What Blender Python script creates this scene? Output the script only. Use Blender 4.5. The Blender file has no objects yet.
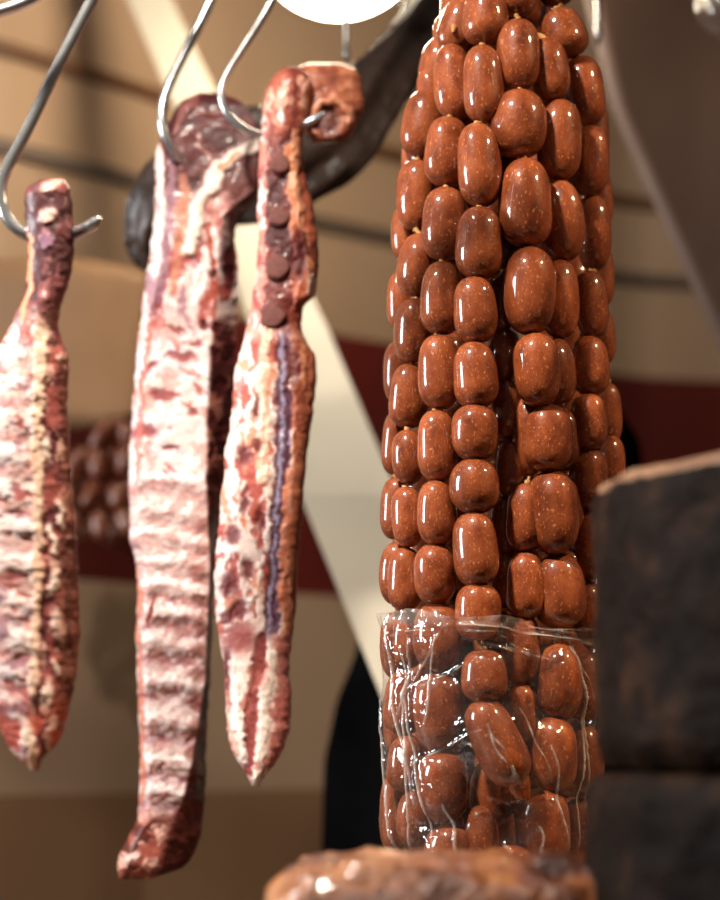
import bpy, bmesh, math, random
import numpy as np
from mathutils import Vector, Matrix, Quaternion

random.seed(4)
rng = np.random.default_rng(7)
S = bpy.context.scene
COL = S.collection

# ------------------------------------------------------------------ camera, world, lights, exposure
FPX = 1874.0
PITCH = math.radians(8.8)
CAM = Vector((0.0, 0.0, 1.45))
cd = bpy.data.cameras.new('camera')
cd.sensor_fit = 'VERTICAL'; cd.sensor_height = 36.0; cd.sensor_width = 28.8
cd.lens = 36.0 * FPX / 900.0
cd.dof.use_dof = True; cd.dof.focus_distance = 1.44; cd.dof.aperture_fstop = 3.1
cd.clip_start = 0.01
cam = bpy.data.objects.new('camera', cd); COL.objects.link(cam)
cam.location = CAM; cam.rotation_euler = (math.pi / 2 + PITCH, 0, 0)
S.camera = cam

w = bpy.data.worlds.new('world'); S.world = w; w.use_nodes = True
w.node_tree.nodes['Background'].inputs[0].default_value = (1.0, 0.86, 0.72, 1)
w.node_tree.nodes['Background'].inputs[1].default_value = 0.06

def area(name, loc, target, size, power, color, size_y=None, spread=180):
    l = bpy.data.lights.new(name, 'AREA'); l.energy = power; l.color = color; l.spread = math.radians(spread)
    if size_y: l.shape = 'RECTANGLE'; l.size = size; l.size_y = size_y
    else: l.shape = 'DISK'; l.size = size
    o = bpy.data.objects.new(name, l); COL.objects.link(o)
    o.location = loc
    o.rotation_euler = (Vector(target) - Vector(loc)).to_track_quat('-Z', 'Y').to_euler()
    return o
# daylight entering through the open left side of the stall
area('daylight_opening', (-1.80, 1.22, 2.00), (0.0, 1.6, 1.55), 0.42, 42, (0.93, 0.97, 1.0), 0.75)
# warm lamp over the counter, above and in front of the meat
area('counter_lamp', (-0.38, 0.86, 2.62), (-0.02, 1.42, 1.35), 0.10, 11.5, (1.0, 0.90, 0.78), spread=95)

# second warm lamp of the stall, further right
area('side_lamp', (0.95, 1.02, 2.55), (0.22, 1.38, 1.40), 0.09, 3.2, (1.0, 0.72, 0.42), spread=70)

vs = S.view_settings
vs.view_transform = 'Standard'; vs.look = 'None'; vs.gamma = 1.0; vs.use_curve_mapping = False
vs.exposure = 0.0

# ------------------------------------------------------------------ helpers
cp, sp = math.cos(PITCH), math.sin(PITCH)
def P(x, y, Y):
    """point at horizontal distance Y in front of the lens that is seen at (x, y)"""
    a = (x - 360.0) / FPX; b = (450.0 - y) / FPX
    t = Y / (cp - b * sp)
    return Vector((a * t, Y, CAM.z + t * (sp + b * cp)))
def PA(x, y, Y):
    a = (x - 360.0) / FPX; b = (450.0 - y) / FPX
    t = Y / (cp - b * sp)
    return np.stack([a * t, Y + 0 * a, CAM.z + t * (sp + b * cp)], -1)
def scl(y, Y):
    return Y / (cp - (450.0 - y) / FPX * sp) / FPX          # metres per pixel there

def lin(c):
    c = np.asarray(c, float) / 255.0
    return np.where(c <= 0.04045, c / 12.92, ((c + 0.055) / 1.055) ** 2.4)
def L4(c): return tuple(float(v) for v in lin(c)) + (1.0,)

def hash2(i, j, s):
    n = (i.astype(np.int64) * 374761393 + j.astype(np.int64) * 668265263 + s * 1442695041) & 0x7fffffff
    n = ((n ^ (n >> 13)) * 1274126177) & 0x7fffffff
    n = n ^ (n >> 16)
    return (n & 0xffff) / 65535.0
def vnoise(x, y, s=0):
    x = np.asarray(x, float); y = np.asarray(y, float)
    i = np.floor(x); j = np.floor(y); fx = x - i; fy = y - j
    fx = fx * fx * (3 - 2 * fx); fy = fy * fy * (3 - 2 * fy)
    a = hash2(i, j, s); b = hash2(i + 1, j, s); c = hash2(i, j + 1, s); d = hash2(i + 1, j + 1, s)
    return (a * (1 - fx) + b * fx) * (1 - fy) + (c * (1 - fx) + d * fx) * fy
def fbm(x, y, s=0, o=4):
    v = 0; a = 0.5; n = 0
    for k in range(o):
        v = v + a * vnoise(x * 2 ** k, y * 2 ** k, s + k * 17); n += a; a *= 0.55
    return v / n
def smooth(a, b, x):
    t = np.clip((x - a) / (b - a), 0, 1); return t * t * (3 - 2 * t)

def new_obj(name, data, parent=None, mat=None):
    o = bpy.data.objects.new(name, data); COL.objects.link(o)
    if parent is not None:
        o.parent = parent; o.matrix_parent_inverse = Matrix.Translation(parent.location).inverted()
    if mat is not None and data is not None and len(data.materials) == 0: data.materials.append(mat)
    return o
def empty(name, loc):
    o = bpy.data.objects.new(name, None); COL.objects.link(o); o.location = loc; o.empty_display_size = 0.02
    return o
def tag(o, label=None, cat=None, group=None, kind=None):
    if label: o['label'] = label
    if cat: o['category'] = cat
    if group: o['group'] = group
    if kind: o['kind'] = kind
    return o
def mesh(name, verts, faces, smooth_=True, cols=None):
    me = bpy.data.meshes.new(name)
    me.from_pydata([tuple(v) for v in verts], [], [tuple(f) for f in faces])
    if smooth_: me.polygons.foreach_set('use_smooth', [True] * len(me.polygons))
    if cols is not None:
        at = me.color_attributes.new('Col', 'FLOAT_COLOR', 'POINT')
        c4 = np.concatenate([cols, np.ones((len(cols), 1))], 1).astype(np.float32)
        at.data.foreach_set('color', c4.ravel())
    me.update()
    return me
def catmull(pts, n):
    pts = [Vector(p) for p in pts]; out = []
    q = [pts[0] * 2 - pts[1]] + pts + [pts[-1] * 2 - pts[-2]]
    for i in range(1, len(q) - 2):
        p0, p1, p2, p3 = q[i - 1:i + 3]
        for k in range(n):
            t = k / n
            out.append(0.5 * ((2 * p1) + (p2 - p0) * t + (2 * p0 - 5 * p1 + 4 * p2 - p3) * t * t + (3 * p1 - p0 - 3 * p2 + p3) * t ** 3))
    out.append(pts[-1]); return out
def tube(pts, r, n=12, taper=None):
    V = []; F = []; m = len(pts); prev = None
    for i, p in enumerate(pts):
        t = (pts[min(i + 1, m - 1)] - pts[max(i - 1, 0)]).normalized()
        if prev is None:
            a = t.orthogonal().normalized()
        else:
            a = (prev - t * prev.dot(t)).normalized()
        prev = a; b = t.cross(a)
        rr = r * (taper(i / (m - 1)) if taper else 1)
        for k in range(n):
            an = 2 * math.pi * k / n
            V.append(p + a * (rr * math.cos(an)) + b * (rr * math.sin(an)))
    for i in range(m - 1):
        for k in range(n):
            F.append((i * n + k, i * n + (k + 1) % n, (i + 1) * n + (k + 1) % n, (i + 1) * n + k))
    V.append(pts[0]); V.append(pts[-1]); c0 = len(V) - 2
    for k in range(n):
        F.append((c0, (k + 1) % n, k)); F.append((c0 + 1, (m - 1) * n + k, (m - 1) * n + (k + 1) % n))
    return V, F

# ------------------------------------------------------------------ materials
def mat(name, base=(128, 128, 128), rough=0.5, metal=0.0, coat=0.0, coat_r=0.1, spec=0.5):
    m = bpy.data.materials.new(name); m.use_nodes = True
    b = m.node_tree.nodes['Principled BSDF']
    b.inputs['Base Color'].default_value = L4(base); b.inputs['Roughness'].default_value = rough
    b.inputs['Metallic'].default_value = metal; b.inputs['Coat Weight'].default_value = coat
    b.inputs['Coat Roughness'].default_value = coat_r; b.inputs['Specular IOR Level'].default_value = spec
    return m, m.node_tree.nodes, m.node_tree.links, b
def noise(N, K, scale, detail=3, rough=0.55, coord='Object', dist=0.0, vec=None):
    t = N.new('ShaderNodeTexNoise'); t.inputs['Scale'].default_value = scale
    t.inputs['Detail'].default_value = detail; t.inputs['Roughness'].default_value = rough
    t.inputs['Distortion'].default_value = dist
    if vec is None:
        c = N.new('ShaderNodeTexCoord'); vec = c.outputs[coord]
    K.new(vec, t.inputs['Vector']); return t
def ramp(N, K, src, stops):
    r = N.new('ShaderNodeValToRGB'); e = r.color_ramp.elements
    while len(e) > 1: e.remove(e[-1])
    e[0].position = stops[0][0]; e[0].color = L4(stops[0][1])
    for p, c in stops[1:]:
        k = e.new(p); k.color = L4(c)
    K.new(src, r.inputs[0]); return r
def bump(N, K, src, b, strength, dist):
    n = N.new('ShaderNodeBump'); n.inputs['Strength'].default_value = strength; n.inputs['Distance'].default_value = dist
    K.new(src, n.inputs['Height']); K.new(n.outputs[0], b.inputs['Normal']); return n
def mixc(N, K, fac, a, b_, mode='MIX'):
    x = N.new('ShaderNodeMix'); x.data_type = 'RGBA'; x.blend_type = mode
    for i, v in ((0, fac), (6, a), (7, b_)):
        if hasattr(v, 'links'): K.new(v, x.inputs[i])
        elif i == 0: x.inputs[0].default_value = v
        else: x.inputs[i].default_value = L4(v)
    return x.outputs[2]

def noisy(name, c1, c2, scale, rough=0.6, bstr=0.3, bdist=0.002, coat=0.0, spec=0.5, detail=5, bscale=None, coord='Object'):
    m, N, K, b = mat(name, c1, rough, coat=coat, spec=spec)
    t = noise(N, K, scale, detail, coord=coord)
    r = ramp(N, K, t.outputs[0], [(0.3, c1), (0.7, c2)]); K.new(r.outputs[0], b.inputs['Base Color'])
    if bstr:
        t2 = noise(N, K, bscale or scale * 4, 5, coord=coord); bump(N, K, t2.outputs[0], b, bstr, bdist)
    return m

M = {}
# sausage skin: red brown, orange fat flecks, wet gloss
m, N, K, b = mat('sausage_skin', (140, 62, 34), 0.42, coat=1.0, coat_r=0.06, spec=0.12)
oi = N.new('ShaderNodeObjectInfo')
tc = N.new('ShaderNodeTexCoord')
ad = N.new('ShaderNodeVectorMath'); ad.operation = 'ADD'; K.new(tc.outputs['Object'], ad.inputs[0])
sc_ = N.new('ShaderNodeVectorMath'); sc_.operation = 'SCALE'; sc_.inputs[0].default_value = (31, 17, 23)
K.new(oi.outputs['Random'], sc_.inputs['Scale']); K.new(sc_.outputs[0], ad.inputs[1])
n1 = noise(N, K, 1.6, 4, vec=ad.outputs[0])
r1 = ramp(N, K, n1.outputs[0], [(0.25, (88, 38, 18)), (0.5, (123, 59, 30)), (0.8, (146, 77, 42))])
n2 = noise(N, K, 9.0, 2, vec=ad.outputs[0], rough=0.7)
r2 = ramp(N, K, n2.outputs[0], [(0.60, (0, 0, 0)), (0.72, (200, 200, 200))])
c = mixc(N, K, r2.outputs[0], r1.outputs[0], (214, 142, 84))
n3 = noise(N, K, 11.0, 2, vec=ad.outputs[0], rough=0.6, dist=0.5)
r3 = ramp(N, K, n3.outputs[0], [(0.30, (160, 160, 160)), (0.42, (0, 0, 0))])
c = mixc(N, K, r3.outputs[0], c, (84, 32, 18))
hs = N.new('ShaderNodeHueSaturation'); K.new(c, hs.inputs['Color'])
mr = N.new('ShaderNodeMapRange'); mr.inputs[3].default_value = 0.84; mr.inputs[4].default_value = 1.14
K.new(oi.outputs['Random'], mr.inputs[0]); K.new(mr.outputs[0], hs.inputs['Value'])
K.new(hs.outputs[0], b.inputs['Base Color'])
n4 = noise(N, K, 6.0, 3, vec=ad.outputs[0]); bump(N, K, n4.outputs[0], b, 0.28, 0.0016)
b.inputs['Subsurface Weight'].default_value = 0.0
M['sausage'] = m
M['knot'] = noisy('casing_twist', (140, 92, 50), (180, 132, 80), 900, 0.4, 0.3, 0.0005)

# meat : colour painted on the surface points, fine grain and wet coat from nodes
def meat_mat(name, rough=0.48, coat=0.16):
    m, N, K, b = mat(name, (200, 120, 110), rough, coat=coat, coat_r=0.16, spec=0.32)
    at = N.new('ShaderNodeVertexColor'); at.layer_name = 'Col'
    t = noise(N, K, 420, 4)
    r = ramp(N, K, t.outputs[0], [(0.25, (226, 218, 217)), (0.7, (255, 255, 255))])
    c = mixc(N, K, 1.0, at.outputs[0], r.outputs[0], 'MULTIPLY')
    K.new(c, b.inputs['Base Color'])
    t2 = noise(N, K, 260, 5, 0.65); bump(N, K, t2.outputs[0], b, 0.35, 0.0014)
    b.inputs['Subsurface Weight'].default_value = 0.06
    b.inputs['Subsurface Radius'].default_value = (0.006, 0.002, 0.0015)
    b.inputs['Subsurface Scale'].default_value = 1.0
    return m
M['meat'] = meat_mat('raw_meat')
M['bone'] = noisy('cut_bone', (96, 50, 44), (128, 76, 66), 300, 0.45, 0.5, 0.0015, coat=0.2)
M['boneface'] = noisy('bone_marrow', (120, 62, 50), (84, 36, 30), 320, 0.6, 0.6, 0.0012, coat=0.0)

m, N, K, b = mat('hook_steel', (190, 190, 190), 0.3, 0.85)
t = noise(N, K, 150, 4); r = ramp(N, K, t.outputs[0], [(0.3, (126, 126, 126)), (0.75, (140, 140, 140))])
K.new(r.outputs[0], b.inputs['Roughness']); M['steel'] = m

M['tarp'] = noisy('tarpaulin_beige', (186, 156, 128), (176, 145, 117), 2.2, 0.75, 0.25, 0.004, bscale=9)
M['tarp_red'] = noisy('tarpaulin_red', (106, 24, 12), (90, 19, 9), 2.5, 0.6, 0.25, 0.004, bscale=9)
M['tarp_low'] = noisy('tarpaulin_brown', (152, 114, 82), (140, 104, 74), 2.2, 0.75, 0.25, 0.004, bscale=9)
M['batten_brown'] = noisy('batten_brown', (112, 74, 44), (98, 64, 38), 6, 0.6, 0.2, 0.002)
M['batten_grey'] = noisy('batten_grey', (104, 86, 74), (96, 80, 68), 6, 0.6, 0.2, 0.002)
M['white_board'] = noisy('white_painted_board', (184, 176, 160), (172, 164, 148), 5, 0.55, 0.15, 0.002)
M['sheet'] = noisy('brown_sheet', (84, 60, 47), (74, 52, 41), 3, 0.6, 0.25, 0.004, bscale=12)
M['dark_cloth'] = noisy('dark_plastic_cloth', (44, 33, 28), (70, 54, 46), 18, 0.36, 0.8, 0.006, bscale=34, spec=0.35)
M['black'] = noisy('black_fabric', (10, 9, 9), (16, 15, 15), 14, 0.8, 0.3, 0.003, spec=0.0)
M['bag'] = noisy('tan_paper', (150, 112, 78), (138, 102, 70), 8, 0.6, 0.3, 0.003)
M['counter'] = noisy('counter_wood', (96, 66, 44), (76, 50, 34), 6, 0.55, 0.3, 0.002)
M['floor'] = noisy('floor_concrete', (110, 100, 90), (90, 82, 74), 5, 0.8, 0.3, 0.003)

m, N, K, b = mat('dark_rind', (38, 25, 18), 0.55, spec=0.07)
t = noise(N, K, 22, 6, 0.6); r = ramp(N, K, t.outputs[0], [(0.3, (9, 5, 3)), (0.52, (22, 12, 7)), (0.75, (60, 39, 25))])
K.new(r.outputs[0], b.inputs['Base Color'])
t2 = noise(N, K, 45, 6, 0.65); bump(N, K, t2.outputs[0], b, 0.9, 0.006); M['rind'] = m
M['rind_top'] = noisy('rind_edge', (150, 108, 76), (66, 42, 28), 34, 0.6, 0.6, 0.004)
m, N, K, b = mat('cured_crust', (150, 96, 56), 0.36, coat=0.7, coat_r=0.1)
t = noise(N, K, 16, 6, 0.6); r = ramp(N, K, t.outputs[0], [(0.36, (48, 18, 9)), (0.5, (110, 58, 28)), (0.66, (176, 116, 66))])
K.new(r.outputs[0], b.inputs['Base Color'])
t2 = noise(N, K, 42, 5, 0.6); bump(N, K, t2.outputs[0], b, 1.0, 0.012); M['crust'] = m
m, N, K, b = mat('salami_skin', (104, 50, 28), 0.4, coat=0.35, coat_r=0.12)
M['salami'] = m

# clear film
m = bpy.data.materials.new('clear_film'); m.use_nodes = True; N = m.node_tree.nodes; K = m.node_tree.links
N.remove(N['Principled BSDF']); out = N['Material Output']
tr = N.new('ShaderNodeBsdfTransparent'); tr.inputs[0].default_value = (0.97, 0.955, 0.94, 1)
gl = N.new('ShaderNodeBsdfGlossy'); gl.inputs['Roughness'].default_value = 0.09; gl.inputs[0].default_value = (1, 1, 1, 1)
df = N.new('ShaderNodeBsdfDiffuse'); df.inputs[0].default_value = L4((225, 215, 205))
t = noise(N, K, 45, 2, 0.5, dist=1.5); bn = N.new('ShaderNodeBump'); bn.inputs['Strength'].default_value = 0.30; bn.inputs['Distance'].default_value = 0.005
K.new(t.outputs[0], bn.inputs['Height'])
lw = N.new('ShaderNodeLayerWeight'); lw.inputs['Blend'].default_value = 0.5
K.new(bn.outputs[0], lw.inputs['Normal']); K.new(bn.outputs[0], gl.inputs['Normal'])
pw = N.new('ShaderNodeMath'); pw.operation = 'POWER'; pw.inputs[1].default_value = 4.0; K.new(lw.outputs['Facing'], pw.inputs[0])
fr = N.new('ShaderNodeMath'); fr.operation = 'MULTIPLY_ADD'; fr.inputs[1].default_value = 0.55; fr.inputs[2].default_value = 0.08; K.new(pw.outputs[0], fr.inputs[0])
at = N.new('ShaderNodeAttribute'); at.attribute_name = 'haze'
mx0 = N.new('ShaderNodeMixShader'); K.new(at.outputs['Fac'], mx0.inputs[0]); K.new(tr.outputs[0], mx0.inputs[1]); K.new(df.outputs[0], mx0.inputs[2])
mx = N.new('ShaderNodeMixShader'); K.new(fr.outputs[0], mx.inputs[0]); K.new(mx0.outputs[0], mx.inputs[1]); K.new(gl.outputs[0], mx.inputs[2])
K.new(mx.outputs[0], out.inputs['Surface']); M['film'] = m

m, N, K, b = mat('lamp_glow', (255, 240, 215), 0.5)
b.inputs['Emission Color'].default_value = (1.0, 0.84, 0.62, 1); b.inputs['Emission Strength'].default_value = 44.0
M['glow'] = m
M['lamp_metal'] = noisy('lamp_shade_metal', (190, 186, 178), (170, 166, 160), 20, 0.4, 0.1, 0.001)

# ------------------------------------------------------------------ the setting
HOR = 740.0
# plan of the rear tarpaulin: (pixel column, distance)
PLAN = [(-900, 1.95), (-500, 2.2), (-200, 2.42), (0, 2.60), (150, 2.78), (380, 3.07), (610, 3.37), (720, 3.42), (1000, 3.45), (1500, 3.45)]
def plan_pts(off=0.0, n=8):
    xs = np.array([p[0] for p in PLAN], float); ds = np.array([p[1] for p in PLAN])
    q = np.linspace(0, len(PLAN) - 1, n * (len(PLAN) - 1) + 1)
    X = np.interp(q, range(len(PLAN)), xs); D = np.interp(q, range(len(PLAN)), ds)
    k = np.ones(7) / 7; Dp = np.convolve(np.pad(D, 3, mode='edge'), k, 'valid')
    t = Dp
    return np.stack([(X - 360) / FPX * t * 1.012, Dp - off], 1)
def zat(x, y):
    Y = np.interp(x, [p[0] for p in PLAN], [p[1] for p in PLAN]); return P(x, y, Y).z
Z_RT = (zat(350, 343) + zat(610, 370)) / 2
Z_RB = (zat(105, 580) + zat(330, 597)) / 2
Z_LOW = zat(170, 792)
Z_B1 = (zat(60, 66) + zat(380, 153) + zat(640, 210)) / 3
Z_B2 = (zat(60, 140) + zat(640, 302)) / 2
def curtain(name, z0, z1, m, parent=None, off=0.0, thick=0.004, seed=0):
    pl = plan_pts(off); V = []; F = []; nz = max(2, int((z1 - z0) / 0.06)); n = len(pl)
    for side in (0, 1):
        for k in range(nz + 1):
            z = z0 + (z1 - z0) * k / nz
            for i, (X, Y) in enumerate(pl):
                V.append((X, Y + thick * side, z))
    off_ = (nz + 1) * n
    for k in range(nz):
        for i in range(n - 1):
            a = k * n + i
            F.append((a, a + 1, a + n + 1, a + n)); F.append((off_ + a, off_ + a + n, off_ + a + n + 1, off_ + a + 1))
    for i in range(n - 1):
        F.append((i, off_ + i, off_ + i + 1, i + 1)); t_ = nz * n + i
        F.append((t_, t_ + 1, off_ + t_ + 1, off_ + t_))
    return new_obj(name, mesh(name, V, F, False), parent, m)
wall = empty('wall_back', (0, 3.0, 0.0)); tag(wall, 'beige tarpaulin rear wall of the stall with a wide red band', kind='structure')
curtain('upper_panel', Z_RT, 3.3, M['tarp'], wall)
curtain('red_band', Z_RB, Z_RT, M['tarp_red'], wall)
curtain('middle_panel', Z_LOW, Z_RB, M['tarp'], wall)
curtain('lower_panel', 0.0, Z_LOW, M['tarp_low'], wall)
o = curtain('trim_1', Z_B1 - 0.010, Z_B1 + 0.010, M['batten_brown'], None, 0.022, 0.020); tag(o, 'brown horizontal batten high on the beige rear wall', kind='structure')
o = curtain('trim_2', Z_B2 - 0.010, Z_B2 + 0.010, M['batten_grey'], None, 0.022, 0.020); tag(o, 'grey horizontal batten on the beige wall below the brown one', kind='structure')

fl = mesh('floor', [(-3, -1.5, -0.05), (4, -1.5, -0.05), (4, 4, -0.05), (-3, 4, -0.05), (-3, -1.5, 0), (4, -1.5, 0), (4, 4, 0), (-3, 4, 0)],
          [(0, 3, 2, 1), (4, 5, 6, 7), (0, 1, 5, 4), (1, 2, 6, 5), (2, 3, 7, 6), (3, 0, 4, 7)], False)
tag(new_obj('floor', fl, None, M['floor']), 'concrete floor of the market stall', kind='structure')

def bevel_box(name, sx, sy, sz, bev, seg=3, sub=0):
    bm = bmesh.new(); bmesh.ops.create_cube(bm, size=1.0)
    for v in bm.verts: v.co = Vector((v.co.x * sx, v.co.y * sy, v.co.z * sz))
    bmesh.ops.bevel(bm, geom=list(bm.edges), offset=bev, segments=seg, profile=0.5, affect='EDGES')
    if sub: bmesh.ops.subdivide_edges(bm, edges=list(bm.edges), cuts=sub, use_grid_fill=True)
    me = bpy.data.meshes.new(name); bm.to_mesh(me); bm.free()
    me.polygons.foreach_set('use_smooth', [True] * len(me.polygons)); return me

COUNTER_Z = CAM.z - 0.205
ct = empty('sales_counter', (0.15, 1.3, 0.0)); tag(ct, 'wooden sales counter below the hanging meat', 'counter')
o = new_obj('counter_top', bevel_box('counter_top', 1.7, 0.95, 0.04, 0.006), ct, M['counter']); o.location = (0.15, 1.3, COUNTER_Z - 0.02)
o = new_obj('counter_body', bevel_box('counter_body', 1.6, 0.85, COUNTER_Z - 0.04, 0.006), ct, M['counter']); o.location = (0.15, 1.3, (COUNTER_Z - 0.04) / 2)

# white diagonal board : pixel centre line, distance, horizontal half width
def ribbon(name, rows, thick, m, parent=None, n=10):
    """closed slab from rows of (left px, right px, y px, distance)"""
    V = []; F = []; R = []
    for i in range(len(rows) - 1):
        for k in range(n):
            t = k / n; R.append([a * (1 - t) + b_ * t for a, b_ in zip(rows[i], rows[i + 1])])
    R.append(rows[-1])
    for (xl, xr, y, Y) in R:
        a = P(xl, y, Y); b_ = P(xr, y, Y)
        V += [a, b_, b_ + Vector((0, thick, 0)), a + Vector((0, thick, 0))]
    for i in range(len(R) - 1):
        for k in range(4):
            F.append((i * 4 + k, i * 4 + (k + 1) % 4, i * 4 + 4 + (k + 1) % 4, i * 4 + 4 + k))
    F.append((3, 2, 1, 0)); e = (len(R) - 1) * 4; F.append((e, e + 1, e + 2, e + 3))
    return new_obj(name, mesh(name, V, F, False), parent, m)
o = ribbon('diagonal_board', [(55, 95, -200, 2.58), (128, 172, 0, 2.55), (207, 257, 180, 2.45), (251, 328, 330, 2.3), (300, 398, 494, 2.15), (383, 490, 700, 2.0), (450, 560, 860, 1.9)], 0.018, M['white_board'])
tag(o, 'white diagonal strut running down behind the ribs towards the sausages', 'strut')

# brown sheet on the right
def sheet(name, xl, Y0, m, thick=0.006):
    V = []; F = []; ny, nx = 50, 36
    ys = np.linspace(-160, 760, ny)
    left = np.interp(ys, [-160, 0, 110, 350, 760], xl)
    for side in (0, 1):
        for j, y in enumerate(ys):
            for i in range(nx):
                u = i / (nx - 1); x = left[j] + (1250 - left[j]) * u
                dd = 0.008 * math.sin(x * 0.021 + y * 0.004) * u ** 0.5 + 0.004 * math.sin(y * 0.016 + x * 0.009) + 0.006 * float(vnoise(x * .03, y * .02, 5))
                V.append(P(x, y, Y0 + dd + thick * side))
    o_ = ny * nx
    for j in range(ny - 1):
        for i in range(nx - 1):
            a = j * nx + i; F.append((a, a + nx, a + nx + 1, a + 1)); F.append((o_ + a, o_ + a + 1, o_ + a + nx + 1, o_ + a + nx))
    for j in range(ny - 1):
        a = j * nx; F.append((a, o_ + a, o_ + a + nx, a + nx)); a += nx - 1; F.append((a, a + nx, o_ + a + nx, o_ + a))
    for i in range(nx - 1):
        F.append((i, i + 1, o_ + i + 1, o_ + i)); a = (ny - 1) * nx + i; F.append((a, o_ + a, o_ + a + 1, a + 1))
    return new_obj(name, mesh(name, V, F), None, m)
o = sheet('hanging_sheet', [545, 585, 612, 720, 905], 2.35, M['sheet'])
tag(o, 'brown hanging sheet with a slanting edge at the upper right', 'sheet')

# pendant lamp
lamp = empty('pendant_lamp', P(338, -45, 2.25)); tag(lamp, 'round glowing pendant lamp above the ribs', 'lamp')
lc = P(338, -58, 2.25); lr = 82 * scl(-50, 2.25)
def lathe(prof, n=40):
    V = []; F = []; m_ = len(prof)
    for r, z in prof:
        for k in range(n):
            a = 2 * math.pi * k / n; V.append((r * math.cos(a), r * math.sin(a), z))
    for i in range(m_ - 1):
        for k in range(n): F.append((i * n + k, i * n + (k + 1) % n, (i + 1) * n + (k + 1) % n, (i + 1) * n + k))
    return V, F
pr = [(lr * math.sin(a), -lr * 0.9 * math.cos(a)) for a in np.linspace(0.001, math.pi * 0.8, 22)]
V, F = lathe(pr); o = new_obj('glowing_globe', mesh('glowing_globe', V, F), lamp, M['glow']); o.location = lc
pr = [(lr * 0.55, lr * 0.62), (lr * 0.66, lr * 0.66), (lr * 0.64, lr * 0.8), (lr * 0.4, lr * 1.05), (0.02, lr * 1.2), (0.02, 0.16), (0.0005, 0.16)]
V, F = lathe(pr); o = new_obj('lamp_shade', mesh('lamp_shade', V, F), lamp, M['lamp_metal']); o.location = lc
V, F = tube([lc + Vector((0, 0, 0.15)), lc + Vector((0, 0, 0.6)), lc + Vector((0, 0, 1.0))], 0.004, 8); new_obj('cable', mesh('cable', V, F), lamp, M['black'])

# rails above the picture that carry the hooks
for (zz, YY, x0, x1, lab) in ((0.63, 1.25, -0.8, 0.9, 'steel rail carrying the nearest hook'), (0.84, 1.67, -0.8, 0.9, 'steel rail carrying the two hooks of the long rib racks'), (0.76, 1.5, -0.8, 0.9, 'steel rail carrying the sausage bundle')):
    V, F = tube([Vector((x0, YY, CAM.z + zz)), Vector((0, YY, CAM.z + zz)), Vector((x1, YY, CAM.z + zz))], 0.009, 12)
    tag(new_obj('hanging_rail', mesh('hanging_rail', V, F), None, M['steel']), lab, 'rail', 'rails above the meat')

# ------------------------------------------------------------------ sausage bundle
YT = 1.5
def link_mesh(name, seed):
    r_ = np.random.default_rng(seed); V = []; F = []; n, m_ = 28, 26
    ph = r_.uniform(0, 6.28, 6); e1 = r_.uniform(2.6, 3.3); e2 = r_.uniform(2.6, 3.3); bend = r_.uniform(-0.05, 0.05)
    ts = np.sin(np.linspace(-math.pi / 2, math.pi / 2, m_))
    for t in ts:
        e = e1 if t > 0 else e2
        rad = max(0.0, 1 - abs(t) ** e) ** (1 / 2.25)
        rad *= 1 + 0.03 * math.sin(2.2 * t + ph[0]) - 0.025 * t
        nearend = max(0, (abs(t) - 0.86) / 0.14)
        for k in range(n):
            a = 2 * math.pi * k / n
            rr = rad * (1 + 0.025 * math.sin(2 * a + ph[1]) + 0.015 * math.sin(3 * a + ph[2] + 2 * t) + 0.05 * nearend * math.sin(9 * a + ph[3]))
            V.append((rr * math.cos(a) + bend * (1 - t * t), rr * math.sin(a), t))
    for i in range(m_ - 1):
        for k in range(n): F.append((i * n + k, i * n + (k + 1) % n, (i + 1) * n + (k + 1) % n, (i + 1) * n + k))
    return mesh(name, V, F)
LM = [link_mesh('sausage_link', s) for s in range(8)]
for me in LM: me.materials.append(M['sausage'])
pr = [(0.0005, -1.0), (0.75, -0.9), (1.0, -0.55), (0.5, -0.2), (0.42, 0.1), (0.75, 0.35), (1.05, 0.7), (0.7, 0.95), (0.0005, 1.0)]
V = []; F = []; n = 9
for i, (r, z) in enumerate(pr):
    for k in range(n):
        a = 2 * math.pi * k / n + i * 0.35; q = r * (1 + 0.16 * math.cos(3 * a + i)); V.append((q * math.cos(a), q * math.sin(a), z))
for i in range(len(pr) - 1):
    for k in range(n): F.append((i * n + k, i * n + (k + 1) % n, (i + 1) * n + (k + 1) % n, (i + 1) * n + k))
KM = mesh('casing_twist', V, F); KM.materials.append(M['knot'])

EY = [-140, -60, 0, 10, 60, 120, 200, 300, 400, 550, 650, 760, 880]
EL = [470, 455, 440, 438, 424, 410, 399, 391, 386, 381, 382, 384, 392]
ER = [530, 560, 588, 592, 604, 606, 608, 610, 612, 612, 606, 602, 596]
def edges(y): return np.interp(y, EY, EL), np.interp(y, EY, ER)
ELLS = []      # every link as an ellipsoid, for the film
def place_link(x, y, wd, h, rec=0.0, tilt=0.0, back=False):
    l, r = edges(y); xc = (l + r) / 2; R = (r - l) / 2
    Rc = R - wd / 2 + 4; dx = x - xc
    s0 = scl(y, YT)
    dep = math.sqrt(max(0.0, Rc * Rc - dx * dx)) if abs(dx) < Rc else 0.0
    Y = YT + (dep if back else -dep) * s0 * 0.95 + (rec * 1.5 if rec > 0 else rec) * s0
    p = P(x, y, Y); s = scl(y, Y)
    # lean with the outline of the bundle and a little at random
    rot = Matrix.Rotation(math.radians(tilt + random.uniform(-4, 4)), 4, 'Y') @ Matrix.Rotation(random.uniform(0, 6.28), 4, 'Z')
    return p, rot, Vector((wd * s / 2 * 1.03, wd * s / 2 * random.uniform(0.92, 1.04), h * s / 2 * 1.03))
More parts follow.
